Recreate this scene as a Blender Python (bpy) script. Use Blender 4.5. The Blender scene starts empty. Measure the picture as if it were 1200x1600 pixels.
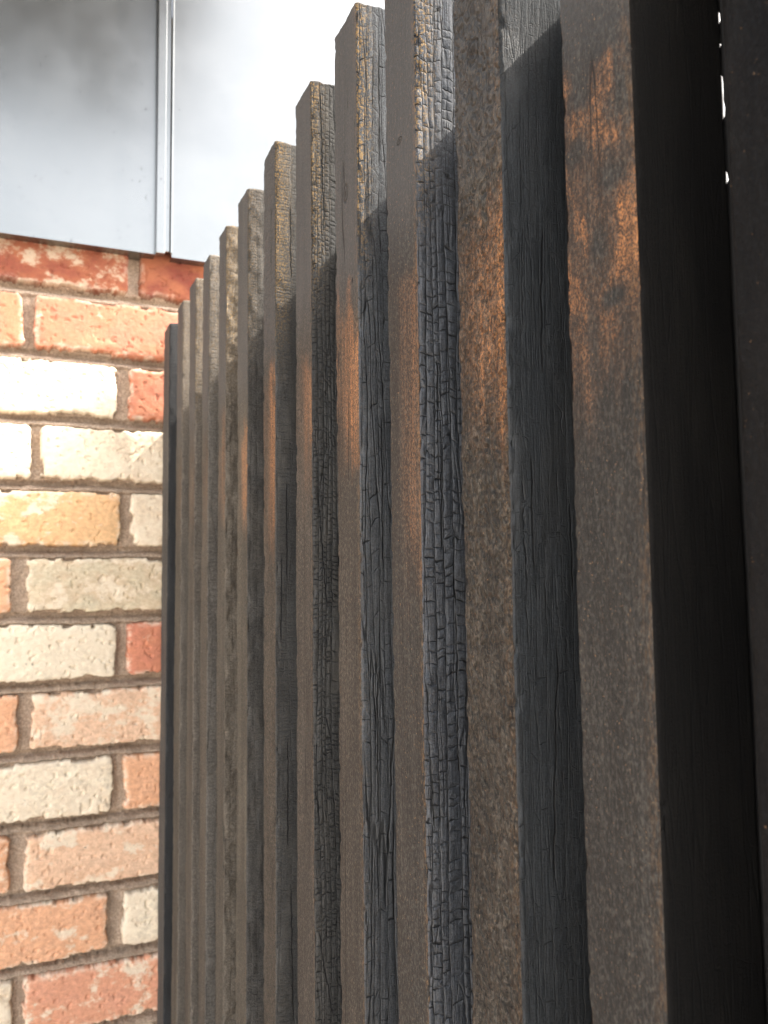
import bpy, math, random
import numpy as np

# ------------------------------------------------------------------ scene, camera, world, sun
S = bpy.context.scene
COL = S.collection
EYE = 1.5                                   # eye height above the ground (m)

S.render.engine = 'CYCLES'
S.view_settings.view_transform = 'Standard'
S.view_settings.look = 'None'
S.view_settings.gamma = 1.0
S.view_settings.exposure = 2.95

F_PX, YAW, PITCH, ROLL = 1317.3, math.radians(23.498), math.radians(4.781), math.radians(-0.666)
def cam_axes():
    cy, sy = math.cos(YAW), math.sin(YAW)
    fw = np.array([sy*math.cos(PITCH), cy*math.cos(PITCH), math.sin(PITCH)])
    r = np.array([cy, -sy, 0.0]); u = np.cross(r, fw)
    c, s = math.cos(ROLL), math.sin(ROLL)
    return fw, c*r+s*u, -s*r+c*u
FW, RT, UP = cam_axes()
def ray(px, py):                            # direction of a photograph pixel; used to measure real positions
    return FW + RT*(px-600)/F_PX + UP*(800-py)/F_PX
def on_y(px, py, y):
    d = ray(px, py); return d*(y/d[1])

cam_d = bpy.data.cameras.new('camera')
cam = bpy.data.objects.new('camera', cam_d); COL.objects.link(cam)
from mathutils import Matrix, Vector
cam.matrix_world = Matrix(((RT[0], UP[0], -FW[0], 0), (RT[1], UP[1], -FW[1], 0), (RT[2], UP[2], -FW[2], EYE), (0, 0, 0, 1)))
cam_d.sensor_fit = 'VERTICAL'; cam_d.sensor_height = 32.0
cam_d.lens = F_PX/1600*32.0
cam_d.clip_start = 0.01; cam_d.clip_end = 3000
cam_d.dof.use_dof = True
cam_d.dof.focus_distance = 0.36
cam_d.dof.aperture_fstop = cam_d.lens/1000/0.0013
S.camera = cam

TO_SUN = Vector((1.0, -0.19, 1.10)).normalized()      # from behind the fence, over its top
elev = math.asin(TO_SUN.z); azim = math.atan2(TO_SUN.x, TO_SUN.y)
W = bpy.data.worlds.new('World'); S.world = W; W.use_nodes = True
nt = W.node_tree; nt.nodes.clear()
out = nt.nodes.new('ShaderNodeOutputWorld'); bg = nt.nodes.new('ShaderNodeBackground')
sky = nt.nodes.new('ShaderNodeTexSky'); sky.sky_type = 'NISHITA'; sky.sun_disc = False
sky.sun_elevation = elev; sky.sun_rotation = azim
sky.air_density = 1.2; sky.dust_density = 6.0; sky.ozone_density = 0.6
hs = nt.nodes.new('ShaderNodeHueSaturation'); hs.inputs['Saturation'].default_value = 0.45
nt.links.new(sky.outputs[0], hs.inputs['Color']); nt.links.new(hs.outputs[0], bg.inputs[0])
bg.inputs[1].default_value = 0.15
nt.links.new(bg.outputs[0], out.inputs[0])
sun_d = bpy.data.lights.new('sun', 'SUN'); sun_d.energy = 2.0; sun_d.angle = math.radians(0.5)
sun_d.color = (1.0, 0.94, 0.86)
sun = bpy.data.objects.new('sun', sun_d); COL.objects.link(sun)
sun.location = (3, -1, 5); sun.rotation_euler = TO_SUN.to_track_quat('Z', 'Y').to_euler()

# ------------------------------------------------------------------ helpers
def tag(o, label=None, cat=None, group=None, kind=None):
    if label: o['label'] = label
    if cat: o['category'] = cat
    if group: o['group'] = group
    if kind: o['kind'] = kind
    return o
def empty(name, loc):
    o = bpy.data.objects.new(name, None); o.location = loc; COL.objects.link(o); o.empty_display_size = 0.1
    return o
def adopt(o, parent):
    o.parent = parent
    o.matrix_parent_inverse = Matrix.Translation(-Vector(parent.location))
    return o
def mesh_np(name, co, faces, mats, midx=None, uv=None, attrs=None, smooth=True, parent=None):
    me = bpy.data.meshes.new(name)
    co = np.asarray(co, np.float32); quads = np.asarray(faces, np.int32)
    me.vertices.add(len(co)); me.vertices.foreach_set('co', co.ravel())
    n = len(quads)
    me.loops.add(n*4); me.loops.foreach_set('vertex_index', quads.ravel())
    me.polygons.add(n); me.polygons.foreach_set('loop_start', np.arange(n, dtype=np.int32)*4)
    me.polygons.foreach_set('loop_total', np.full(n, 4, np.int32))
    for m in mats: me.materials.append(m)
    if midx is not None: me.polygons.foreach_set('material_index', np.asarray(midx, np.int32))
    me.update(calc_edges=True)
    me.polygons.foreach_set('use_smooth', np.full(n, smooth))
    if uv is not None:
        l = me.uv_layers.new(name='UVMap'); l.data.foreach_set('uv', np.asarray(uv, np.float32)[quads.ravel()].ravel())
    for k, a in (attrs or {}).items():
        a = np.asarray(a, np.float32)
        if a.ndim == 1:
            at = me.attributes.new(k, 'FLOAT', 'POINT'); at.data.foreach_set('value', a)
        else:
            at = me.attributes.new(k, 'FLOAT_COLOR', 'POINT'); at.data.foreach_set('color', a.ravel())
    me.update()
    o = bpy.data.objects.new(name, me); COL.objects.link(o)
    if parent: adopt(o, parent)
    return o
def box_obj(name, boxes, mat, parent=None, bevel=0.0):
    import bmesh
    bm = bmesh.new()
    for (x0, x1, y0, y1, z0, z1) in boxes:
        r = bmesh.ops.create_cube(bm, size=1)
        for v in r['verts']:
            v.co = Vector(((x0+x1)/2 + v.co.x*(x1-x0), (y0+y1)/2 + v.co.y*(y1-y0), (z0+z1)/2 + v.co.z*(z1-z0)))
    if bevel: bmesh.ops.bevel(bm, geom=bm.edges[:], offset=bevel, segments=2, affect='EDGES', profile=0.6)
    me = bpy.data.meshes.new(name); bm.to_mesh(me); bm.free(); me.materials.append(mat)
    o = bpy.data.objects.new(name, me); COL.objects.link(o)
    if parent: adopt(o, parent)
    return o

def _h(ix, iy, seed):
    ix = ix.astype(np.int64).astype(np.uint64); iy = iy.astype(np.int64).astype(np.uint64)
    n = ix*np.uint64(374761393) + iy*np.uint64(668265263) + np.uint64((seed*2147483647+1013904223) & 0xffffffffffff)
    n = (n ^ (n >> np.uint64(13)))*np.uint64(1274126177); n = n ^ (n >> np.uint64(16))
    n = n*np.uint64(2246822519); n = n ^ (n >> np.uint64(15))
    return (n & np.uint64(0xffffff)).astype(np.float64)/0xffffff
def vn(x, y, seed=0):                       # smooth value noise, 0..1
    fx, fy = np.floor(x), np.floor(y); tx, ty = x-fx, y-fy
    tx = tx*tx*(3-2*tx); ty = ty*ty*(3-2*ty)
    a, b = _h(fx, fy, seed), _h(fx+1, fy, seed); c, d = _h(fx, fy+1, seed), _h(fx+1, fy+1, seed)
    return (a*(1-tx)+b*tx)*(1-ty) + (c*(1-tx)+d*tx)*ty
def fbm(x, y, seed=0, o=3):
    r = 0; a = 1; t = 0
    for k in range(o):
        r = r + a*vn(x*2**k, y*2**k, seed+k*17); t += a; a *= 0.5
    return r/t
def voro(x, y, seed=0, jit=0.8):            # F1, F2 of a jittered grid
    fx, fy = np.floor(x), np.floor(y)
    f1 = np.full(x.shape, 9.0); f2 = np.full(x.shape, 9.0)
    for i in (-1, 0, 1):
        for j in (-1, 0, 1):
            cx = fx+i; cy = fy+j
            px = cx+.5+jit*(_h(cx, cy, seed)-.5); py = cy+.5+jit*(_h(cx, cy, seed+91)-.5)
            d = np.hypot(px-x, py-y)
            n = d < f1
            f2 = np.where(n, f1, np.minimum(f2, d)); f1 = np.where(n, d, f1)
    return f1, f2
def sstep(a, b, x):
    t = np.clip((x-a)/(b-a), 0, 1); return t*t*(3-2*t)

# node shorthand
class NT:
    def __init__(s, name):
        s.m = bpy.data.materials.new(name); s.m.use_nodes = True
        s.t = s.m.node_tree; s.t.nodes.clear()
        s.o = s.t.nodes.new('ShaderNodeOutputMaterial'); s.b = s.t.nodes.new('ShaderNodeBsdfPrincipled')
        s.t.links.new(s.b.outputs[0], s.o.inputs[0])
    def set(s, sock, v):
        if isinstance(v, bpy.types.NodeSocket): s.t.links.new(v, sock)
        elif v is not None:
            if sock.type == 'RGBA' and len(v) == 3: v = (*v, 1)
            sock.default_value = v
    def math(s, op, a, b=None, c=None, clamp=False):
        n = s.t.nodes.new('ShaderNodeMath'); n.operation = op; n.use_clamp = clamp
        s.set(n.inputs[0], a)
        if b is not None: s.set(n.inputs[1], b)
        if c is not None: s.set(n.inputs[2], c)
        return n.outputs[0]
    def mapr(s, v, a, b, c=0.0, d=1.0, smooth=True):
        n = s.t.nodes.new('ShaderNodeMapRange'); n.interpolation_type = 'SMOOTHSTEP' if smooth else 'LINEAR'
        s.set(n.inputs[0], v)
        for i, q in enumerate((a, b, c, d)): s.set(n.inputs[1+i], q)
        return n.outputs[0]
    def mix(s, f, a, b, mode='MIX'):
        n = s.t.nodes.new('ShaderNodeMix'); n.data_type = 'RGBA'; n.blend_type = mode; n.clamp_factor = True
        s.set(n.inputs[0], f); s.set(n.inputs[6], a); s.set(n.inputs[7], b); return n.outputs[2]
    def noise(s, vec, scale=1.0, detail=3, rough=0.5, dist=0.0):
        n = s.t.nodes.new('ShaderNodeTexNoise'); n.noise_dimensions = '3D'
        s.set(n.inputs['Vector'], vec); s.set(n.inputs['Scale'], scale); n.inputs['Detail'].default_value = detail
        n.inputs['Roughness'].default_value = rough; n.inputs['Distortion'].default_value = dist
        return n.outputs[0]
    def noisec(s, vec, scale=1.0, detail=2):
        n = s.t.nodes.new('ShaderNodeTexNoise'); s.set(n.inputs['Vector'], vec); n.inputs['Scale'].default_value = scale
        n.inputs['Detail'].default_value = detail
        return n.outputs[1]
    def vor(s, vec, feature='DISTANCE_TO_EDGE', rnd=1.0):
        n = s.t.nodes.new('ShaderNodeTexVoronoi'); n.voronoi_dimensions = '2D'; n.feature = feature
        s.set(n.inputs['Vector'], vec); n.inputs['Scale'].default_value = 1.0; n.inputs['Randomness'].default_value = rnd
        return n.outputs['Distance']
    def blocks(s, vec, rnd=0.9, grid='CHEBYCHEV'):   # distance to the nearest crack of a blocky cell pattern
        o = []
        for f in ('F1', 'F2'):
            n = s.t.nodes.new('ShaderNodeTexVoronoi'); n.voronoi_dimensions = '2D'; n.feature = f; n.distance = grid
            s.set(n.inputs['Vector'], vec); n.inputs['Scale'].default_value = 1.0; n.inputs['Randomness'].default_value = rnd
            o.append(n.outputs['Distance'])
        return s.math('SUBTRACT', o[1], o[0])
    def planks(s, P, Q, cw, ch, keep=0.75):
        '''char blocks: long splits along the grain, shorter cross cracks stepped from column to column.
        returns distance to the nearest split and to the nearest cross crack, metres'''
        q = s.t.nodes.new('ShaderNodeSeparateXYZ'); s.t.links.new(Q, q.inputs[0]); u, v = q.outputs[0], q.outputs[1]
        wu = s.noise(s.vmath('MULTIPLY', P, (.9/cw*.35, 6, 0.7)), 1.0, 1)
        uu = s.math('MULTIPLY_ADD', wu, 2.6, s.math('DIVIDE', u, cw))
        ci = s.math('FLOOR', uu); fu = s.math('SUBTRACT', uu, ci)
        du = s.math('MULTIPLY', s.math('MINIMUM', fu, s.math('SUBTRACT', 1.0, fu)), cw)
        c = s.t.nodes.new('ShaderNodeCombineXYZ'); s.set(c.inputs[0], s.math('MULTIPLY', ci, 7.31)); s.set(c.inputs[1], s.math('DIVIDE', v, ch*2.2))
        wv = s.noise(c.outputs[0], 1.0, 2, .6)
        w = s.t.nodes.new('ShaderNodeTexWhiteNoise'); w.noise_dimensions = '1D'; s.set(w.inputs['W'], ci)
        tilt = s.math('MULTIPLY', s.math('SUBTRACT', fu, .5), s.math('MULTIPLY_ADD', w.outputs[0], .7, -.35))
        vv = s.math('ADD', s.math('ADD', s.math('DIVIDE', v, ch), s.math('MULTIPLY', w.outputs[0], 9.7)), s.math('MULTIPLY_ADD', wv, 2.4, tilt))
        ri = s.math('FLOOR', s.math('ADD', vv, .5))
        dv = s.math('MULTIPLY', s.math('ABSOLUTE', s.math('SUBTRACT', vv, ri)), ch)
        c2 = s.t.nodes.new('ShaderNodeCombineXYZ'); s.set(c2.inputs[0], ci); s.set(c2.inputs[1], ri)
        w2 = s.t.nodes.new('ShaderNodeTexWhiteNoise'); w2.noise_dimensions = '2D'; s.t.links.new(c2.outputs[0], w2.inputs['Vector'])
        gone = s.math('GREATER_THAN', w2.outputs[0], keep)
        dv = s.math('MULTIPLY_ADD', gone, .02, dv)
        return du, dv
    def vmath(s, op, a, b):
        n = s.t.nodes.new('ShaderNodeVectorMath'); n.operation = op; s.set(n.inputs[0], a); s.set(n.inputs[1], b); return n.outputs[0]
    def uvz(s, seed):                       # (u, v, seed) as a vector, metres
        n = s.t.nodes.new('ShaderNodeUVMap'); n.uv_map = 'UVMap'
        q = s.t.nodes.new('ShaderNodeSeparateXYZ'); s.t.links.new(n.outputs[0], q.inputs[0])
        c = s.t.nodes.new('ShaderNodeCombineXYZ'); s.t.links.new(q.outputs[0], c.inputs[0]); s.t.links.new(q.outputs[1], c.inputs[1])
        c.inputs[2].default_value = seed*3.17
        return c.outputs[0], q.outputs[0], q.outputs[1]
    def attr(s, name):
        n = s.t.nodes.new('ShaderNodeAttribute'); n.attribute_name = name; return n
    def bump(s, h, dist, strength=1.0, normal=None):
        n = s.t.nodes.new('ShaderNodeBump'); n.inputs['Distance'].default_value = dist; n.inputs['Strength'].default_value = strength
        s.set(n.inputs['Height'], h)
        if normal: s.set(n.inputs['Normal'], normal)
        return n.outputs[0]
    def finish(s, col, rough=0.6, normal=None, metallic=0.0, spec=0.5):
        s.set(s.b.inputs['Base Color'], col); s.set(s.b.inputs['Roughness'], rough); s.set(s.b.inputs['Metallic'], metallic)
        s.set(s.b.inputs['Specular IOR Level'], spec)
        if normal: s.set(s.b.inputs['Normal'], normal)
        return s.m

# ------------------------------------------------------------------ charred timber materials
def line_mask(m, u, v, wob, lines, wid=.00028):
    '''1 on long drying splits, given as (u0, v0, u1, v1) in metres'''
    tot = None
    for (u0, v0, u1, v1) in lines:
        if v0 < v1: u0, v0, u1, v1 = u1, v1, u0, v0
        t = m.math('DIVIDE', m.math('SUBTRACT', v, v0), v1-v0)
        uc = m.math('MULTIPLY_ADD', t, u1-u0, u0)
        d = m.math('ABSOLUTE', m.math('SUBTRACT', m.math('ADD', u, wob), uc))
        ends = m.math('MULTIPLY', m.mapr(t, 0.0, 0.12), m.mapr(t, 0.88, 1.0, 1.0, 0.0))
        w = m.math('MULTIPLY_ADD', ends, wid*1.6, 1e-6)
        k = m.math('MULTIPLY', m.mapr(m.math('DIVIDE', d, w), 0.4, 1.1, 1.0, 0.0), m.mapr(ends, 0.0, 0.05))
        tot = k if tot is None else m.math('MAXIMUM', tot, k)
    return tot
def knot_mask(m, u, v, knots):
    '''distance field of knots, 0 in the centre, 1 at the rim'''
    tot = None
    for (cu, cv, ru, rv) in knots:
        a = m.math('DIVIDE', m.math('SUBTRACT', u, cu), ru); b = m.math('DIVIDE', m.math('SUBTRACT', v, cv), rv)
        d = m.math('SQRT', m.math('ADD', m.math('MULTIPLY', a, a), m.math('MULTIPLY', b, b)))
        tot = d if tot is None else m.math('MINIMUM', tot, d)
    return tot
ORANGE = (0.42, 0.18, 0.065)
def char_side(seed, cw, ch, pillow=0.6, crack=1.0, vert=0.5, fine=0.5, col=(0.030, 0.033, 0.037), dust=0.15, gold=0.25, rough=0.5, wid=0.05, lines=(), spec=0.22, lump=None):
    """alligator char: blocks cw x ch metres; vert = long splits along the grain"""
    m = NT('charred_crackled_wood'); col = tuple(c*.85 for c in col)
    P, u, v = m.uvz(seed)
    wob = m.noisec(m.vmath('MULTIPLY', P, (240, 120, 1)), 1.0, 3)
    wv = m.vmath('MULTIPLY', m.vmath('SUBTRACT', wob, (.5, .5, .5)), (0.0016, 0.0030, 0))
    Q = m.vmath('ADD', P, wv)
    zone = m.noise(m.vmath('MULTIPLY', P, (40, 9, 1)), 1.0, 2)
    du, dv = m.planks(P, Q, cw, ch)
    d1 = m.math('MINIMUM', m.math('MULTIPLY', du, 1.15), dv)
    Q2 = m.vmath('MULTIPLY', Q, (1.7/cw, 2.4/ch, 1))
    d2 = m.blocks(m.vmath('ADD', Q2, (7.3, 2.9, 0)), 1.0)
    thick = m.math('MULTIPLY', m.mapr(m.noise(m.vmath('MULTIPLY', P, (200, 130, 3)), 1.0, 2), 0.35, 0.65, 0.10, 1.3), wid*.0075)
    c1 = m.mapr(d1, 0.0, thick)                                   # 0 in the crack
    c2 = m.mapr(d2, 0.0, wid*2)
    pil = m.math('POWER', m.mapr(d1, 0.0, 0.0016, smooth=False), 0.6)
    gate = m.mapr(m.noise(m.vmath('MULTIPLY', P, (60, 25, 1)), 1.0, 2), 0.45, 0.6)
    # splits along the grain
    g = m.noise(m.vmath('ADD', m.vmath('MULTIPLY', Q, (150, 9, 1)), (3, 1, 5)), 1.0, 1, 0.4)
    sp = m.mapr(m.math('ABSOLUTE', m.math('SUBTRACT', g, 0.5)), 0.0, 0.014+0.02*vert)
    grain = m.noise(m.vmath('MULTIPLY', P, (1400, 60, 1)), 1.0, 3, 0.6)
    grit = m.noise(m.vmath('MULTIPLY', P, (1500, 1300, 1)), 1.0, 3, 0.65)
    # transverse micro ripples of shrunk char
    rip = m.noise(m.vmath('MULTIPLY', Q, (130, 900, 1)), 1.0, 2, 0.5)
    h = m.math('MULTIPLY', c1, crack)
    h = m.math('MULTIPLY_ADD', pil, pillow, h)
    h = m.math('MULTIPLY_ADD', m.math('MULTIPLY', c2, gate), fine, h)
    h = m.math('MULTIPLY_ADD', sp, vert, h)
    h = m.math('MULTIPLY_ADD', grain, 0.45, h)
    h = m.math('MULTIPLY_ADD', rip, 0.25*fine, h)
    h = m.math('MULTIPLY_ADD', grit, 0.30, h)
    h = m.math('MULTIPLY_ADD', zone, 0.8, h)
    wl = m.math('MULTIPLY', m.math('SUBTRACT', m.noise(m.vmath('MULTIPLY', P, (30, 120, 1)), 1.0, 3), .5), .0022)
    lm = line_mask(m, u, v, wl, lines) if lines else None
    if lm: h = m.math('MULTIPLY_ADD', lm, -1.6, h)
    n = m.bump(h, 0.00085, 1.0)
    base = m.mix(m.mapr(grit, 0.35, 0.7), tuple(c*0.55 for c in col), tuple(c*1.6 for c in col))
    dn = m.noise(m.vmath('MULTIPLY', P, (70, 14, 1)), 1.0, 4, 0.6)
    base = m.mix(m.math('MULTIPLY', m.mapr(dn, 0.45, 0.75), dust), base, (0.11, 0.095, 0.075))
    # golden brown wood flecks near the sawn corner and towards the top
    cornerd = m.mapr(m.math('MULTIPLY_ADD', dn, .012, u), 0.036, 0.052, 1.0, 0.0)
    fl = m.mapr(m.noise(m.vmath('MULTIPLY', P, (900, 700, 1)), 1.0, 3, 0.7), 0.47, 0.62)
    band = m.mapr(m.math('MULTIPLY_ADD', dn, 0.08, v), .17, .26, .08, 1.0)
    base = m.mix(m.math('MULTIPLY', m.math('MULTIPLY', fl, m.math('MULTIPLY', cornerd, band)), gold*1.25), base, (0.20, 0.125, 0.05))
    wide = m.mapr(d1, 0.0, m.math('MULTIPLY', thick, 1.5))
    base = m.mix(m.math('MULTIPLY', m.math('SUBTRACT', 1.0, wide), min(1, crack*1.1)), base, (0.004, 0.004, 0.004))
    base = m.mix(m.math('MULTIPLY', m.math('SUBTRACT', 1.0, sp), min(.8, vert)), base, (0.006, 0.006, 0.006))
    if lm: base = m.mix(lm, base, (.003, .003, .003))
    rg = m.mapr(grit, 0.3, 0.7, rough+.14, rough+0.34)
    # the upper ends are weathered and dusty, so they lose their gloss
    top = m.mapr(m.math('MULTIPLY_ADD', dn, .08, v), .17, .27)
    rg = m.math('MULTIPLY_ADD', top, .38, rg, clamp=True)
    sp_ = m.math('MULTIPLY', m.math('SUBTRACT', 1.0, m.math('MULTIPLY', top, .6)), spec)
    return m.finish(base, rg, n, spec=sp_)

def char_front(seed, orange=1.0, lo=0.075, hi=0.125, dimple=0.0, col=(0.072, 0.061, 0.050), flecks=0.3, cell=0.006, blot=0.0, edge=0.3, rough=0.8, cx=0.7, streak=1.0, lines=(), knots=(), holes=(), grey_top=.6):
    m = NT('scorched_sawn_wood'); col = tuple(c*.88 for c in col)
    P, u, v = m.uvz(seed+40)
    grain = m.noise(m.vmath('MULTIPLY', P, (1100, 22, 1)), 1.0, 4, 0.6)
    grain2 = m.noise(m.vmath('MULTIPLY', P, (420, 7, 1)), 1.0, 2, 0.5)
    grit = m.noise(m.vmath('MULTIPLY', P, (1300, 900, 1)), 1.0, 3, 0.7)
    big = m.noise(m.vmath('MULTIPLY', P, (55, 16, 1)), 1.0, 4, 0.6)
    blo = m.noise(m.vmath('MULTIPLY', P, (110, 62, 1)), 1.0, 3, 0.55)
    wob = m.vmath('MULTIPLY', m.vmath('SUBTRACT', m.noisec(m.vmath('MULTIPLY', P, (120, 90, 1)), 1.0, 2), (.5, .5, .5)), (0.004, 0.005, 0))
    d1 = m.vor(m.vmath('MULTIPLY', m.vmath('ADD', P, wob), (1/cell, 0.8/cell, 1)), rnd=0.95)
    gate = m.mapr(m.noise(m.vmath('MULTIPLY', P, (150, 120, 1)), 1.0, 2), 0.38, 0.6)
    dim = m.mapr(d1, 0.0, 0.38)
    lump = m.noise(m.vmath('MULTIPLY', P, (330, 260, 7)), 1.0, 2, 0.5)
    h = m.math('MULTIPLY', grain, 0.55*streak)
    h = m.math('MULTIPLY_ADD', grain2, 0.25*streak, h)
    h = m.math('MULTIPLY_ADD', grit, 0.55, h)
    if dimple > 0:
        h = m.math('MULTIPLY_ADD', m.math('MAXIMUM', dim, m.math('SUBTRACT', 1.0, gate)), dimple, h)
        h = m.math('MULTIPLY_ADD', blo, dimple*0.9, h); h = m.math('MULTIPLY_ADD', lump, dimple*1.1, h)
        h = m.math('MULTIPLY_ADD', m.mapr(lump, .34, .44), dimple*.7, h)
        pit = m.math('MINIMUM', m.mapr(lump, .33, .43), m.math('MAXIMUM', m.mapr(d1, 0, .12), m.math('SUBTRACT', 1.0, gate)))
    dustn = m.noise(m.vmath('MULTIPLY', P, (1000, 560, 6)), 1.0, 2, 0.6)
    h = m.math('MULTIPLY_ADD', dustn, .5, h)
    # a few long drying checks
    chk = m.noise(m.vmath('MULTIPLY', P, (130, 3.2, 1)), 1.0, 1, 0.4)
    ck = m.mapr(m.math('ABSOLUTE', m.math('SUBTRACT', chk, 0.5)), 0.0, 0.006)
    ckg = m.mapr(m.noise(m.vmath('MULTIPLY', P, (60, 6, 9)), 1.0, 1), 0.56, 0.6)
    ck = m.math('MAXIMUM', ck, m.math('SUBTRACT', 1.0, ckg))
    h = m.math('MULTIPLY_ADD', ck, 0.5, h)
    wl = m.math('MULTIPLY', m.math('SUBTRACT', m.noise(m.vmath('MULTIPLY', P, (30, 120, 1)), 1.0, 3), .5), .0016)
    lm = line_mask(m, u, v, wl, lines, .0002) if lines else None
    if lm: h = m.math('MULTIPLY_ADD', lm, -1.2, h)
    kd = knot_mask(m, u, v, knots) if knots else None
    if kd:
        ring = m.math('MULTIPLY', m.mapr(m.math('ABSOLUTE', m.math('SUBTRACT', m.math('ADD', kd, m.math('MULTIPLY', blo, .5)), 1.15)), 0.0, 0.28, 1.0, 0.0), .9)
        kin = m.mapr(m.math('ADD', kd, m.math('MULTIPLY', grit, .6)), .55, .85, 1.0, 0.0)
        h = m.math('MULTIPLY_ADD', ring, -1.3, h); h = m.math('MULTIPLY_ADD', kin, -.8, h)
    hd = knot_mask(m, u, v, holes) if holes else None
    n = m.bump(h, 0.00085+0.0005*dimple, 1.0)
    base = m.mix(m.mapr(big, 0.35, 0.68), tuple(c*0.72 for c in col), tuple(c*1.08 for c in col))
    base = m.mix(m.mapr(grain, 0.40, 0.58, 0.0, 0.9*streak), base, tuple(c*0.40 for c in col))
    base = m.mix(m.mapr(grit, 0.5, 0.66, 0.0, 0.5), base, tuple(c*1.9 for c in col))
    base = m.mix(m.mapr(grit, 0.36, 0.5, 0.55, 0.0), base, tuple(c*0.45 for c in col))
    if dimple > 0: base = m.mix(m.math('MULTIPLY', m.math('SUBTRACT', 1.0, pit), min(.3, dimple*.2)), base, (.016, .013, .011))
    base = m.mix(m.mapr(dustn, .52, .64, 0.0, .55), base, tuple(c*2.3 for c in col))
    base = m.mix(m.mapr(dustn, .36, .47, .6, 0.0), base, tuple(c*.35 for c in col))
    drift = m.noise(m.vmath('MULTIPLY', P, (70, 8, 2)), 1.0, 3, .6)
    base = m.mix(m.mapr(drift, .38, .62, 0.0, .55), base, m.mix(.62, base, (.012, .011, .010)))
    # cool grey above the orange band, brown below
    grey_m = m.mapr(v, hi-0.005, hi+0.05, 0.0, 1.0)
    base = m.mix(m.math('MULTIPLY', grey_m, grey_top), base, m.mix(grain, (0.045, 0.046, 0.047), (0.095, 0.093, 0.090)))
    # speckled orange band across the front at a set height
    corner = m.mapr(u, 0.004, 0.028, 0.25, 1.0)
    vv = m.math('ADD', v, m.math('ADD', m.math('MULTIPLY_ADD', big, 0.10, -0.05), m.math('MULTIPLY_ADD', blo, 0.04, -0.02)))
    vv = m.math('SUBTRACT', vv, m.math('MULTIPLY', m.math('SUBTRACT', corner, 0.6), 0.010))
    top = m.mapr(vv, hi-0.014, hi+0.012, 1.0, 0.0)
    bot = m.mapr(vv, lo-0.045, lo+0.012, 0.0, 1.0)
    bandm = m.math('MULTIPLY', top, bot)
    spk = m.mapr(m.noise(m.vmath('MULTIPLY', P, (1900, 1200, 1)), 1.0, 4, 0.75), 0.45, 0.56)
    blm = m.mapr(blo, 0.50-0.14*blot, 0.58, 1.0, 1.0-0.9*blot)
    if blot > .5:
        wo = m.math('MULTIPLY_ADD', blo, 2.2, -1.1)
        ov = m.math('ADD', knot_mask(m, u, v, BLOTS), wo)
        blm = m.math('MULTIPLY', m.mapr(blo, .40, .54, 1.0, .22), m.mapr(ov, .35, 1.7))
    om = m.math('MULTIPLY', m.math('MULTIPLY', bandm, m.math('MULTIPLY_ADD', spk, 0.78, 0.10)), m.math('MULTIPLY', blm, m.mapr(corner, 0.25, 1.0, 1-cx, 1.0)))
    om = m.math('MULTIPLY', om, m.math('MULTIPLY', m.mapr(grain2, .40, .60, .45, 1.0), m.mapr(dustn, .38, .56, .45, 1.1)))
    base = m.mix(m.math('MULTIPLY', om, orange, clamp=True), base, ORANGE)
    # scattered flecks of bare wood lower down and on the worn corner
    fk = m.mapr(m.noise(m.vmath('MULTIPLY', P, (1250, 900, 4)), 1.0, 2, 0.6), 0.675-0.05*flecks, 0.75)
    fz = m.mapr(m.math('ADD', v, m.math('MULTIPLY', big, 0.25)), -0.25, 0.12, 0.15, 1.0)
    base = m.mix(m.math('MULTIPLY', m.math('MULTIPLY', fk, fz), 0.6), base, (0.30, 0.17, 0.085))
    en = m.mapr(m.noise(m.vmath('MULTIPLY', P, (900, 260, 2)), 1.0, 3, 0.7), 0.45, 0.62)
    em = m.math('MULTIPLY', m.mapr(u, 0.0275, 0.0312, 0.0, 1.0), m.math('MULTIPLY', en, edge*.35))
    base = m.mix(em, base, (0.30, 0.16, 0.065))
    base = m.mix(ck, (0.012, 0.010, 0.009), base)
    if lm: base = m.mix(lm, base, (.006, .005, .004))
    if kd: base = m.mix(m.math('MULTIPLY', m.math('MAXIMUM', ring, kin), .75), base, (.022, .017, .013))
    if hd: base = m.mix(m.mapr(m.math('ADD', hd, m.math('MULTIPLY', grit, .3)), .9, 1.2, 1.0, 0.0), base, (.001, .001, .001))
    return m.finish(base, m.mapr(grit, 0.3, 0.7, rough-0.08, rough+0.1), n, spec=0.3 if grey_top else .1)

# ------------------------------------------------------------------ fence
PX = 0.1537           # distance from the camera to the plane of the batten fronts
HT = 0.3000           # batten tops above the eye
DEPTH = 0.0335
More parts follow.
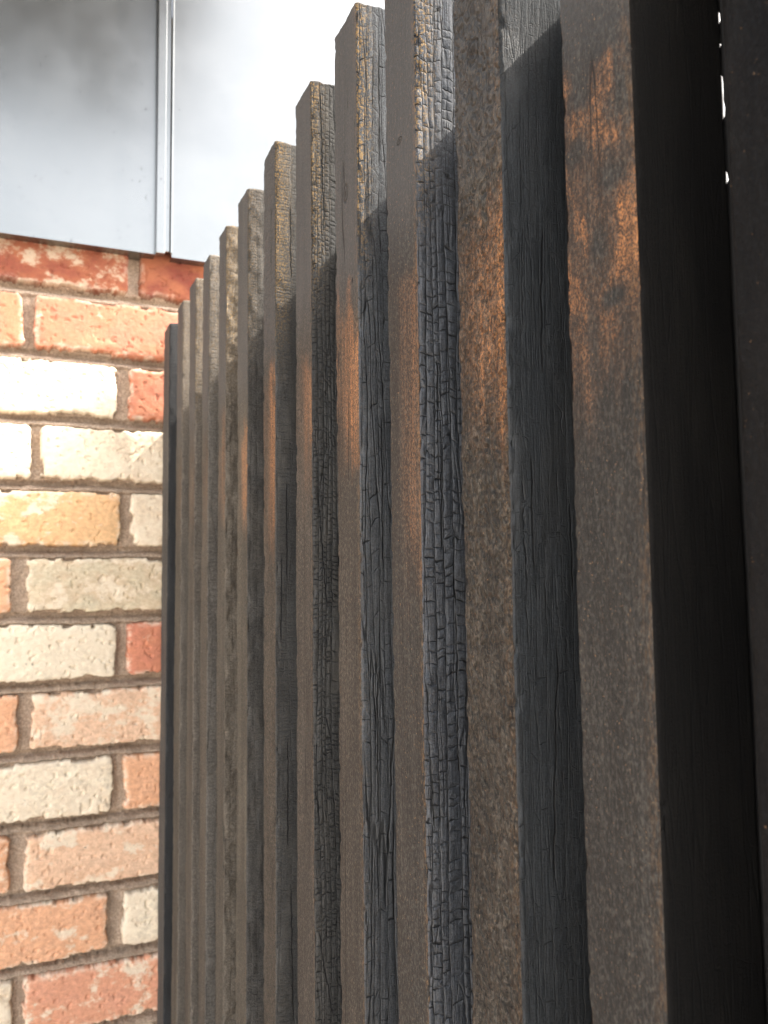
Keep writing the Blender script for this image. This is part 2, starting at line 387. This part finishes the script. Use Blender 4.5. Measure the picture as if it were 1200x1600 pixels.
# far edge, near edge along the fence (m), measured
B = dict(A=(1.0040, .9640), B=(.9125, .8798), C=(.8393, .8093), D=(.7744, .7456), E=(.7061, .6777), F=(.6370, .6057),
         G=(.5612, .5318), H=(.4872, .4556), I=(.4156, .3825), J=(.3464, .3145), K=(.2795, .2449), L=(.2102, .1765), M=(.1450, .1120))
SIDE = dict(
    A=dict(cw=.012, ch=.004, pillow=.2, crack=.1, vert=.05, col=(.036, .036, .036), dust=.05, gold=0, rough=.45),
    B=dict(cw=.010, ch=.006, pillow=.15, crack=.1, vert=.1, col=(.14, .12, .098), dust=.3, gold=.3, rough=.65, spec=.25),
    C=dict(cw=.006, ch=.004, pillow=.35, crack=.2, vert=.1, col=(.14, .12, .098), dust=.3, gold=.4, rough=.65, spec=.25),
    D=dict(cw=.008, ch=.0035, pillow=.35, crack=.2, vert=.1, col=(.125, .112, .096), dust=.3, gold=.3, rough=.6, spec=.25),
    E=dict(cw=.0075, ch=.007, pillow=.35, crack=.05, vert=.1, col=(.125, .105, .082), dust=.4, gold=.5, rough=.55, wid=.03, lump=3.0, fine=1.0),
    F=dict(cw=.005, ch=.0026, pillow=.35, crack=.08, vert=.08, col=(.078, .073, .066), dust=.3, gold=.4, rough=.5, spec=.15, lump=2.0, fine=.9),
    G=dict(cw=.009, ch=.0024, pillow=.3, crack=.12, vert=.12, col=(.054, .053, .050), dust=.3, gold=.9, rough=.4, spec=.3),
    H=dict(cw=.0032, ch=.0030, pillow=.5, crack=.6, vert=.35, col=(.044, .043, .040), dust=.3, gold=.7, rough=.36, wid=.04, spec=.4),
    I=dict(cw=.0036, ch=.011, pillow=.3, crack=.9, vert=.7, col=(.050, .054, .058), dust=.12, gold=1.3, rough=.32, wid=.035, spec=.5),
    J=dict(cw=.0040, ch=.0048, pillow=.6, crack=1.0, vert=.35, col=(.050, .055, .063), dust=.08, gold=1.0, rough=.30, wid=.035, spec=.6),
    K=dict(cw=.0035, ch=.02, pillow=.08, crack=.5, vert=.15, fine=.5, col=(.024, .027, .029), dust=.08, gold=.1, rough=.38, wid=.03, spec=.4),
    L=dict(spec=.15, cw=.009, ch=.06, pillow=.05, crack=.08, vert=.2, fine=.1, col=(.0075, .0068, .006), dust=.05, gold=0, rough=.7, wid=.02),  # near black side: shade from the viewer painted into the colour
    M=dict(spec=.15, cw=.009, ch=.06, pillow=.05, crack=.08, vert=.2, fine=.1, col=(.0075, .007, .0065), dust=.05, gold=0, rough=.7))  # colour kept near black in place of the viewer's shade
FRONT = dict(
    A=dict(orange=0, grey_top=.1, col=(0.088, 0.080, 0.071), flecks=0, edge=0, streak=.4),
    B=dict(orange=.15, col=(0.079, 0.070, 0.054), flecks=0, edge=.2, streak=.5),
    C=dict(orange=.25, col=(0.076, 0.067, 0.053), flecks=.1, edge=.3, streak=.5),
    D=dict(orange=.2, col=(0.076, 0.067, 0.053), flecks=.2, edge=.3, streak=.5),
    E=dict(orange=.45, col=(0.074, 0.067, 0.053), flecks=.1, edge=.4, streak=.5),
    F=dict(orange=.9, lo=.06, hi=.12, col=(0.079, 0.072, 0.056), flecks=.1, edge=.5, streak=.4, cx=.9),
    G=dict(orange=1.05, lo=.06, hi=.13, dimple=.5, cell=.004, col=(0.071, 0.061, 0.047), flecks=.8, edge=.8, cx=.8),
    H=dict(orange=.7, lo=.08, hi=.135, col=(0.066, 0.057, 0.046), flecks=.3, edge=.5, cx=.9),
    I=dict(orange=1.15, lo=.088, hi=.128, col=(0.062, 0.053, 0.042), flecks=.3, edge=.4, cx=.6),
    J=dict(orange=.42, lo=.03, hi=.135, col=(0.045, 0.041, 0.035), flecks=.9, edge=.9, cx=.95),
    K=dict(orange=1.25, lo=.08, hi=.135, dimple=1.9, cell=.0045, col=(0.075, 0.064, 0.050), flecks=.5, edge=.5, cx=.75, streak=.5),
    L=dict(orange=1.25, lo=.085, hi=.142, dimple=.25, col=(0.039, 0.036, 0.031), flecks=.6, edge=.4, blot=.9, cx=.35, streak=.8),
    M=dict(orange=.0, grey_top=.0, col=(.0050, .0052, .0056), flecks=-1.1, edge=.1, streak=.5))  # front darkened by colour, standing in for shade beside the camera
NOTE = dict(A='dark smooth batten standing against the brick wall, farthest of the row',
            E='batten with a coarse lumpy charred side, fifth from the brick wall',
            G='batten with one long black split down its side and gold flecks',
            H='batten with fine cracked char and a diagonal split',
            I='batten with narrow long char scales and a small round hole in its front',
            J='batten whose side is blistered into blue grey alligator char',
            K='batten with a dimpled brown front, a knot and a straight grained black side',
            L='wide looking near batten with blotchy orange marks',
            M='batten nearest the camera at the right edge, its shade painted in nearly black')
def fpx(k, px, py):                         # pixel of the photograph -> (u, v) on a batten's front
    d = ray(px, py); q = d*(PX/d[0]); return B[k][0]-q[1], q[2]
def spx(k, px, py):                         # ... on its side
    q = on_y(px, py, B[k][1]); return B[k][0]-B[k][1]+q[0]-PX, q[2]
def L2(f, k, *ls): return [(*f(k, a, b), *f(k, c, d)) for a, b, c, d in ls]
SIDE['G']['lines'] = L2(spx, 'G', (453, 315, 455, 440), (448, 747, 448, 910), (440, 860, 439, 1010), (450, 1150, 450, 1330), (455, 1380, 458, 1600))
SIDE['H']['lines'] = L2(spx, 'H', (500, 130, 507, 380), (494, 1233, 500, 1287), (498, 1450, 521, 1592), (511, 1121, 518, 1160), (497, 760, 512, 960))
SIDE['J']['lines'] = L2(spx, 'J', (690, 727, 691, 866), (684, 560, 685, 640), (672, 1180, 680, 1300))
SIDE['K']['lines'] = L2(spx, 'K', (847, 350, 849, 590), (872, 980, 866, 1400), (892, 780, 895, 930), (830, 700, 836, 900))
SIDE['I']['lines'] = L2(spx, 'I', (590, 60, 592, 260), (597, 640, 599, 900), (590, 1000, 592, 1300))
FRONT['I']['lines'] = L2(fpx, 'I', (541, 1183, 541, 1650), (545, 610, 545, 760))
def kn(k, px, py, ru, rv): return (*fpx(k, px, py), ru, rv)
FRONT['K']['knots'] = [kn('K', 740, 80, .0042, .0046)]
FRONT['I']['knots'] = [kn('I', 540, 302, .0030, .0050)]
FRONT['J']['knots'] = [kn('J', 624, 220, .0025, .0016)]
FRONT['I']['holes'] = [kn('I', 551, 438, .0011, .0018)]
fence = empty('timber_fence', (PX, 0.5, 0))
tag(fence, 'charred black timber fence of upright square battens running up to the brick wall', 'fence')

def batten(key, yf, yc, ms, mf, fine, z_low=-0.62):
    seed = ord(key[0])
    w = yf-yc; r = 0.0011
    st = fine
    # perimeter: front far corner -> near corner -> side -> back corner -> far face
    def seg(a, b):
        n = max(2, int(round(abs(b-a)/st))); return np.linspace(a, b, n+1)
    pts = []; us = []
    for y in seg(yf-r, yc+r): pts.append((PX, y)); us.append(yf-y)
    nf = len(pts)
    for a in (22.5, 45, 67.5):
        t = math.radians(a); pts.append((PX+r-r*math.cos(t), yc+r-r*math.sin(t))); us.append(w-r+r*a/45)
    for x in seg(PX+r, PX+DEPTH-r): pts.append((x, yc)); us.append(w+(x-PX))
    ns = len(pts)
    pts += [(PX+DEPTH, yc+r), (PX+DEPTH, (yf+yc)/2), (PX+DEPTH, yf-r)]; us += [w+DEPTH+.001, w+DEPTH+.015, w+DEPTH+.03]
    pts += [(PX+DEPTH-r, yf), (PX+DEPTH/2, yf), (PX+r, yf)]; us += [w+DEPTH+.031, w+DEPTH+.05, w+DEPTH+.07]
    pts.append((PX, yf-r+1e-5)); us.append(w+DEPTH+.072)          # seam closes on the first column
    pts = np.array(pts[:-1]); us = np.array(us[:-1])
    n = len(pts)
    zs = np.concatenate([np.linspace(-EYE, z_low, 24)[:-1], np.arange(z_low, HT-0.0012, st*1.3), [HT-0.0012, HT]])
    U, Z = np.meshgrid(us, zs); X = np.repeat(pts[None, :, 0], len(zs), 0); Y = np.repeat(pts[None, :, 1], len(zs), 0)
    cx, cy = PX+DEPTH/2, (yf+yc)/2
    # outward direction, softly rounded at corners
    nx = np.zeros(n); ny = np.zeros(n)
    for i, (x, y) in enumerate(pts):
        dx = -1 if x < PX+r*0.9 else (1 if x > PX+DEPTH-r*0.9 else 0); dy = -1 if y < yc+r*0.9 else (1 if y > yf-r*0.9 else 0)
        l = math.hypot(dx, dy) or 1; nx[i] = dx/l; ny[i] = dy/l
    # real relief: sawn wander, corner wear, char blisters on the side
    lowz = (fbm(U*60+seed, Z*14, seed)-.5)*0.0011
    wear = np.zeros_like(Z)
    cd = np.minimum(np.abs(U-w), np.minimum(U, 9))
    wear -= np.exp(-(cd/0.0022)**2)*(sstep(.48, .8, fbm(U*160+3, Z*170, seed+5, 4))*0.0011)
    p = SIDE.get(key, SIDE['M'])
    f1, f2 = voro((U+.003*fbm(U*200, Z*150, seed+9))/p['cw'], (Z+.004*fbm(U*200, Z*120, seed+8))/p['ch'], seed)
    side = sstep(w+.0002, w+.003, U)*(U < w+DEPTH)
    lump = (sstep(0, .35, f2-f1)-.5)*0.00015*p.get('lump', p['pillow'])*side
    lump += (fbm(U*150, Z*110, seed+12)-.5)*0.0010*p.get('lump', p['pillow'])*side
    fr = FRONT.get(key, FRONT['M'])
    lump += (fbm(U*220, Z*190, seed+13, 3)-.5)*0.0009*fr.get('dimple', 0)*(U < w)
    D = lowz+wear+lump
    sl = (fbm(Z[:, :1]*3+seed, Z[:, :1]*0, seed+30)-.5)*(0 if key == 'L' else 0.0014)                 # slight warp of the whole stick
    X = X+nx*D; Y = Y+ny*D+sl
    # rounded top rim
    Zt = Z.copy(); k = len(zs)-1
    X[k] = cx+(X[k]-cx)*(1-0.0012/(DEPTH/2)); Y[k] = cy+(Y[k]-cy)*(1-0.0012/(w/2))
    Zt[k-1:] += (fbm(U[k-1:]*300, U[k-1:]*20, seed+3)-.5)*0.0016
    co = np.stack([X, Y, Zt+EYE], -1).reshape(-1, 3)
    rows = len(zs)
    I, J = np.meshgrid(np.arange(n), np.arange(rows-1))
    I2 = (I+1) % n
    q = np.stack([J*n+I, J*n+I2, (J+1)*n+I2, (J+1)*n+I], -1).reshape(-1, 4)
    mi = np.where((I >= nf) , 1, 0).reshape(-1)
    # cap: quads across the top rim, paired from both ends of the ring
    base = (rows-1)*n; cap = []
    a, b = 0, n-1
    while b-a >= 3:
        cap.append((base+a, base+a+1, base+b-1, base+b)); a += 1; b -= 1
    if b-a == 2: cap.append((base+a, base+a+1, base+a+1, base+b)); cap.pop()
    q = np.concatenate([q, np.array(cap)]); mi = np.concatenate([mi, np.ones(len(cap), int)])
    uv = np.stack([U, Z], -1).reshape(-1, 2)
    o = mesh_np('batten', co, q, [mf, ms], mi, uv, parent=fence)
    if key in NOTE: o['label'] = NOTE[key]
    return o

BLOTS = [kn('L', 936, 385, .0042, .0085), kn('L', 955, 270, .0075, .0060), kn('L', 900, 240, .0060, .0050), kn('L', 960, 462, .0050, .0030)]
for k, (yf, yc) in B.items():
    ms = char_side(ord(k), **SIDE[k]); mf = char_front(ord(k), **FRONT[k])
    near = k in 'GHIJKLM'
    batten(k, yf, yc, ms, mf, 0.0008 if near else 0.0013)
y = B['M'][1]-.0405; dark = (ms, mf)
for i in range(10):                         # the fence goes on beside and behind the camera
    batten('M', y, y-.0315, ms, mf, 0.006); y -= .072

# backing boards, their tops lower than the battens; one open joint behind the batten L
BT = .2165
X0 = PX+DEPTH+0.0004
bmat = NT('charred_board')
P_, u_, v_ = bmat.uvz(3)
tc = bmat.t.nodes.new('ShaderNodeTexCoord')
gv = bmat.vmath('MULTIPLY', tc.outputs['Object'], (300, 300, 12))
gn = bmat.noise(gv, 1.0, 4, .6)
bmat.finish(bmat.mix(gn, (.006, .0055, .005), (.018, .016, .014)), .75, bmat.bump(gn, .0006))
def board(y0, y1, edge=None):
    zs = np.linspace(-EYE, BT, 700 if edge else 12)
    e = (edge(zs) if edge else np.full(len(zs), y1))
    prof = []
    for x, yy in ((X0, None), (X0, 'e'), (X0+.016, 'e'), (X0+.016, None)):
        yv = e if yy else np.full(len(zs), y0)
        prof.append(np.stack([np.full(len(zs), x), yv, zs+EYE], -1))
    co = np.stack(prof, 1).reshape(-1, 3); q = []
    n = len(zs)
    for j in range(n-1):
        for i in range(4):
            k = (i+1) % 4
            q.append((j*4+i, j*4+k, (j+1)*4+k, (j+1)*4+i)[::-1])
    q.append(((n-1)*4, (n-1)*4+3, (n-1)*4+2, (n-1)*4+1)[::-1]); q.append((0, 1, 2, 3)[::-1])
    mesh_np('backing_board', co, q, [bmat.m], smooth=False, parent=fence)
Lc = B['L'][1]
# slits of daylight measured on the photograph: heights above the eye at the back corner of L
def slit(zs):
    e = np.full(len(zs), Lc+0.003)
    for (pa, pb, w) in ((16, 40, .0003), (62, 80, .0004), (110, 152, .0004), (150, 186, .00045), (262, 290, .0005)):
        za, zb = [ (ray(1133, p)*((Lc)/ray(1133, p)[1]))[2] for p in (pb, pa)]
        c, hw = (za+zb)/2, (zb-za)/2
        e -= (w+.0021)*np.clip(1-((zs-c)/hw)**2, 0, 1)**.2
    e += (vn(zs*700, zs*0, 5)-.5)*.0004
    return e
board(-1.0, Lc, slit)
yb = Lc+.016
while yb < 1.0:
    y1 = min(yb+.144, 1.0135); board(yb, y1-.0006 if y1 < 1.0 else y1); yb = y1+.0006

# ------------------------------------------------------------------ brick wall
WY = 1.0156; PITCH_B = .075; Z0 = .3452
joint_px = [(203, 218, 430), (40, 53, 500), (184, 200, 600), (48, 62, 705), (190, 204, 810), (18, 40, 915), (183, 198, 1018),
            (30, 48, 1125), (178, 192, 1228), (16, 37, 1345), (170, 190, 1440), (22, 34, 1560)]
joints = [(on_y(a, y, WY)[0], on_y(b, y, WY)[0]) for a, b, y in joint_px]
CR, RD, OR, PK = (.80, .66, .48), (.62, .24, .15), (.80, .44, .26), (.66, .33, .21)
YE, GR, WH, PE = (.82, .52, .27), (.66, .57, .40), (.87, .75, .56), (.82, .55, .37)
# (colour, amount of cream limewash) left and right of the measured joint, per course
PICK = {0: ((.22, .060, .035), .5, (.17, .040, .026), -.4), 1: ((.60,.25,.15), .1, (.60, .24, .15), .15), 2: (WH, .8, RD, .25), 3: (WH, .9, CR, .75), 4: (YE, .4, CR, .7),  # course 0 colours darkened to paint in the shade under the metal overhang
        5: (OR, .15, GR, .45), 6: (WH, .9, RD, .3), 7: (OR, .2, PE, .55), 8: (WH, .6, OR, .25), 9: (OR, .4, PE, .4), 10: (OR, .45, WH, .7), 11: (CR, .7, (.74, .36, .23), .4)}
rnd = random.Random(4)
POOL = [(CR, .6), (RD, .2), (OR, .35), (PK, .4), (YE, .4), (WH, .7), (PE, .5), (GR, .4)]

def wall_field(x0, x1, z0, z1, st):
    xs = np.arange(x0, x1+st*.5, st); zs = np.arange(z0, z1+st*.5, st)
    X, Z = np.meshgrid(xs, zs)
    wx = X+(fbm(X*45, Z*45, 1)-.5)*.004+(fbm(X*260, Z*260, 2)-.5)*.0022
    wz = Z+(fbm(X*14, Z*30, 3)-.5)*.0035+(fbm(X*260+9, Z*260, 4)-.5)*.0022
    row = np.floor((Z0-.006+PITCH_B-wz)/PITCH_B).astype(int)          # row 0 = the top course seen
    joint_t = np.clip((wz-(Z0-PITCH_B*row+.0625))/(PITCH_B-.0625), 0, 1)*((wz-(Z0-PITCH_B*row)) > .0625)
    joint_t = np.where((wz-(Z0-PITCH_B*row)) < 0, 1.0, joint_t)
    bed = ((wz-(Z0-PITCH_B*row)) > .0625) | ((wz-(Z0-PITCH_B*row)) < 0)
    sdf = np.full(X.shape, -1.0); col = np.zeros(X.shape+(4,)); col[..., 3] = 1; pale = np.zeros(X.shape); bid = np.zeros(X.shape)
    for r in np.unique(row):
        m = row == r
        zb = Z0-PITCH_B*r; zt = zb+.0625
        if 0 <= r < 12: ja, jb = joints[r]
        else:
            ja = (.0 if r % 2 else -.105)-.06+.01*math.sin(r*5.1); jb = ja+.011
        LB = .213; pt = LB+.011
        x = wx[m]; z = wz[m]
        k = np.where(x >= (ja+jb)/2, np.floor((x-(ja+jb)/2)/pt), -1-np.floor(((ja+jb)/2-x)/pt)).astype(int)
        xa = np.where(k >= 0, jb+k*pt, ja+(k+1)*pt-LB); xb = xa+LB
        c = .006
        qx = np.maximum(xa-x, x-xb)+c; qz = np.maximum(zb-z, z-zt)+c
        d = -(np.hypot(np.maximum(qx, 0), np.maximum(qz, 0))+np.minimum(np.maximum(qx, qz), 0)-c)
        sdf[m] = d; bid[m] = r*7.31+k*3.77+50
        cc = np.zeros((m.sum(), 3)); pp = np.zeros(m.sum())
        for kk in np.unique(k):
            s = k == kk
            if r in PICK and kk in (-1, 0):
                c0, p0 = (PICK[r][0], PICK[r][1]) if kk == -1 else (PICK[r][2], PICK[r][3])
            else:
                c0, p0 = POOL[int(_h(np.array([float(kk+60)]), np.array([float(r+60)]), 3)[0]*7.99)]
            cc[s] = c0; pp[s] = p0
        col[m, :3] = cc; pale[m] = pp; col[m, 3] = .38 if r == 0 else 1  # alpha below one marks the painted shade on the top course
    chip = sstep(.50, .72, fbm(X*75, Z*75, 21, 4))*.006*np.exp(-np.maximum(sdf, 0)/.006)
    s2 = sdf-chip
    face = (fbm(bid*3.1, bid*1.7, 5)-.5)*.004
    dome = -.0022*np.exp(-np.maximum(s2, 0)/.004)
    rough = (fbm(X*160, Z*160, 31, 4)-.5)*.0010+(fbm(X*22, Z*22, 33)-.5)*.0022
    pit = -.0016*sstep(.70, .80, fbm(X*210, Z*210, 41, 2))
    h = sstep(-.0012, .0016, s2)*(.023+face+dome+rough+pit)-.023      # 0 = brick face, -.014 = buried
    mort = np.where(bed, -.007-.0115*sstep(.15, .9, joint_t), -.012)+(fbm(X*330, Z*330, 51, 3)-.5)*.0014+(fbm(X*30, Z*60, 52)-.5)*.0035-.0012*sstep(0, -.004, sdf)
    return xs, zs, X, Z, h, mort, s2, col, pale, bid
def grid_quads(nx, nz, keep=None):
    I, J = np.meshgrid(np.arange(nx-1), np.arange(nz-1))
    q = np.stack([J*nx+I, J*nx+I+1, (J+1)*nx+I+1, (J+1)*nx+I], -1).reshape(-1, 4)
    return q if keep is None else q[keep.reshape(-1)]

bm_ = NT('old_brick')
tc = bm_.t.nodes.new('ShaderNodeTexCoord'); O = tc.outputs['Object']
base = bm_.attr('col').outputs['Color']; pale = bm_.attr('pale').outputs['Fac']; sdf = bm_.attr('sdf').outputs['Fac']; bid = bm_.attr('bid').outputs['Fac']
cb = bm_.t.nodes.new('ShaderNodeCombineXYZ'); bm_.t.links.new(bid, cb.inputs[1])
Pb = bm_.vmath('ADD', bm_.vmath('MULTIPLY', O, (1, 1, 1)), bm_.vmath('MULTIPLY', cb.outputs[0], (0, 2.7, 0)))
n1 = bm_.noise(bm_.vmath('MULTIPLY', Pb, (26, 1, 34)), 1, 5, .62); n2 = bm_.noise(bm_.vmath('MULTIPLY', Pb, (190, 1, 230)), 1, 4, .65)
n3 = bm_.noise(bm_.vmath('MULTIPLY', Pb, (600, 1, 600)), 1, 3, .6); n4 = bm_.noise(bm_.vmath('MULTIPLY', Pb, (70, 1, 95)), 1, 4, .7)
c = bm_.mix(bm_.mapr(n2, .3, .7), bm_.mix(.35, base, (.12, .05, .03)), base)
c = bm_.mix(bm_.mapr(n1, .35, .65, 0, .5), c, bm_.mix(.5, base, (.55, .24, .10)))
lim = bm_.mapr(bm_.math('ADD', n1, bm_.math('MULTIPLY', bm_.math('SUBTRACT', n4, .5), .5)), bm_.math('SUBTRACT', .72, bm_.math('MULTIPLY', pale, .45)), bm_.math('SUBTRACT', .82, bm_.math('MULTIPLY', pale, .36)))
top_shade = bm_.attr('col').outputs['Alpha']  # painted overhang shade, dulls the limewash and rims of the top course
c = bm_.mix(bm_.math('MULTIPLY', lim, .85), c, bm_.mix(top_shade, (.24, .15, .085), bm_.mix(n2, (.66, .52, .36), (.85, .76, .60))))
rim = bm_.math('MULTIPLY', top_shade, bm_.math('MULTIPLY', bm_.mapr(sdf, .0015, .0075, 1, 0), bm_.mapr(n4, .42, .6)))
c = bm_.mix(bm_.math('MULTIPLY', rim, .6), c, (.80, .68, .52))
blk = bm_.math('MULTIPLY', bm_.mapr(n4, .66, .72), bm_.mapr(n2, .45, .6))
c = bm_.mix(bm_.math('MULTIPLY', blk, .75), c, (.06, .045, .04))
c = bm_.mix(bm_.mapr(sdf, -.0004, .0012, .7, 0), c, (.20, .13, .09))
bm_.finish(c, .88, bm_.bump(bm_.math('MULTIPLY_ADD', n3, .7, n2), .0007), spec=.25)
mm_ = NT('mortar'); tc = mm_.t.nodes.new('ShaderNodeTexCoord'); O = tc.outputs['Object']
n1 = mm_.noise(O, 420, 4, .7); n2 = mm_.noise(O, 40, 3, .6)
c = mm_.mix(mm_.mapr(n1, .3, .7), (.27, .20, .145), (.56, .43, .32)); c = mm_.mix(mm_.mapr(n2, .4, .65, 0, .4), c, (.24, .175, .125))
mm_.finish(c, .95, mm_.bump(n1, .0014), spec=.2)

wall = empty('brick_wall', (-.2, WY, 0))
tag(wall, 'old wall of red, orange and limewashed cream bricks with recessed mortar, beside the far end of the fence', 'brick wall')
ZT = Z0+PITCH_B*5-.006
regions = [(-.34, .22, -.62, Z0+.075, .00115), (-1.9, -.34, -EYE, ZT, .005), (.22, 1.6, -EYE, ZT, .005), (-.34, .22, -EYE, -.62, .004), (-.34, .22, Z0+.075, ZT, .005)]
vb, qb, ab, vm, qm = [], [], [], [], []; nb = nm = 0
for x0, x1, z0, z1, st in regions:
    nxx = int(round((x1-x0)/st)); st_ = (x1-x0)/nxx
    xs, zs, X, Z, h, mo, s2, colr, pale_, bid_ = wall_field(x0, x1, z0, z1, st_)
    co = np.stack([X, WY-h, Z+EYE], -1)
    keep = (np.maximum(np.maximum(h[:-1, :-1], h[1:, 1:]), np.maximum(h[1:, :-1], h[:-1, 1:])) > -.0218)
    q = grid_quads(len(xs), len(zs), keep)
    used = np.unique(q); re = np.full(X.size, -1); re[used] = np.arange(len(used))
    vb.append(co.reshape(-1, 3)[used]); qb.append(re[q]+nb); nb += len(used)
    ab.append((colr.reshape(-1, 4)[used], pale_.ravel()[used], s2.ravel()[used], bid_.ravel()[used]))
    co = np.stack([X, WY-mo, Z+EYE], -1); vm.append(co.reshape(-1, 3)); qm.append(grid_quads(len(xs), len(zs))+nm); nm += X.size
brickwork = mesh_np('brickwork', np.concatenate(vb), np.concatenate(qb), [bm_.m],
        attrs=dict(col=np.concatenate([a[0] for a in ab]), pale=np.concatenate([a[1] for a in ab]), sdf=np.concatenate([a[2] for a in ab]), bid=np.concatenate([a[3] for a in ab])), parent=wall)
mesh_np('mortar_joints', np.concatenate(vm), np.concatenate(qm), [mm_.m], parent=wall)
box_obj('wall_core', [(-1.9, 1.6, WY+.026, WY+.22, 0, ZT+EYE)], mm_.m, wall)

# ------------------------------------------------------------------ metal cladding above the wall
mt = NT('galvanised_steel'); tc = mt.t.nodes.new('ShaderNodeTexCoord'); O = tc.outputs['Object']
g1 = mt.noise(mt.vmath('MULTIPLY', O, (9, 9, 9)), 1, 4, .6); g2 = mt.noise(mt.vmath('MULTIPLY', O, (500, 500, 160)), 1, 2, .5)
sc = mt.noise(mt.vmath('MULTIPLY', O, (420, 420, 230)), 1, 2, .55); sg = mt.noise(mt.vmath('MULTIPLY', O, (35, 35, 35)), 1, 2, .5)
fl = mt.math('MULTIPLY', mt.mapr(sc, .68, .73), mt.mapr(sg, .42, .6))
c = mt.mix(mt.mapr(g1, .3, .7), (.205, .206, .197), (.228, .229, .220)); c = mt.mix(fl, c, (.05, .05, .05))
mt.finish(c, mt.mapr(g1, .3, .7, .22, .27), mt.bump(g1, .00006), metallic=.93)
fas = empty('metal_fascia', (0, WY, 0))
tag(fas, 'grey galvanised sheet metal fascia with an upright folded seam above the brick wall', 'fascia')
FY = WY-.019
zb = EYE+on_y(120, 380, FY)[2]
xs1 = on_y(243, 390, FY)[0]; xs2 = on_y(257, 300, FY)[0]; xs3 = on_y(268, 300, FY)[0]
TH = .0015
box_obj('sheet', [(-1.9, xs1, FY, FY+TH, zb, zb+1.2), (-1.9, xs1, FY+TH, WY+.01, zb+.0005, zb+.002)], mt.m, fas)
box_obj('sheet', [(xs3+.001, 1.6, FY+.001, FY+.001+TH, zb-.0005, zb+1.2), (xs3+.001, 1.6, FY+.001+TH, WY+.01, zb, zb+.0015)], mt.m, fas)
box_obj('seam_trim', [(xs1-.0005, xs2, FY-.009, FY+.0025, zb-.001, zb+1.198), (xs2+.0003, xs3-.002, FY-.003, FY+.0022, zb+.004, zb+1.197), (xs3-.0015, xs3+.0007, FY-.006, FY+.002, zb+.002, zb+1.196)], mt.m, fas, bevel=.0006)

# ------------------------------------------------------------------ ground
gm = NT('paving'); tc = gm.t.nodes.new('ShaderNodeTexCoord'); n = gm.noise(tc.outputs['Object'], 6, 5, .6)
gm.finish(gm.mix(n, (.26, .23, .20), (.36, .33, .29)), .9, gm.bump(n, .004))
gnd = mesh_np('ground', [(-600, -600, 0), (600, -600, 0), (600, 600, 0), (-600, 600, 0)], [(0, 1, 2, 3)], [gm.m], smooth=False)
tag(gnd, kind='structure')

# ------------------------------------------------------------------ unseen dark slab added overhead to darken the reflection in the metal
ev = empty('added_shade_slab', (-.3, -.1, EYE+1.6))
tag(ev, 'added dark slab overhead, out of view, shaped to darken the metal reflection', 'light blocker')
dk = NT('dark_matte'); dk.finish((.03, .027, .025), .8)
box_obj('shade_slab', [(-1.7, .44, -.78, .6, EYE+1.6, EYE+1.66)], dk.m, ev)
box_obj('slab_lip', [(-1.7, .44, -.81, -.782, EYE+1.53, EYE+1.67)], dk.m, ev)
box_obj('slab_rib', [(-1.6+.44*i, -1.55+.44*i, -.78, .598, EYE+1.53, EYE+1.599) for i in range(5)], dk.m, ev)
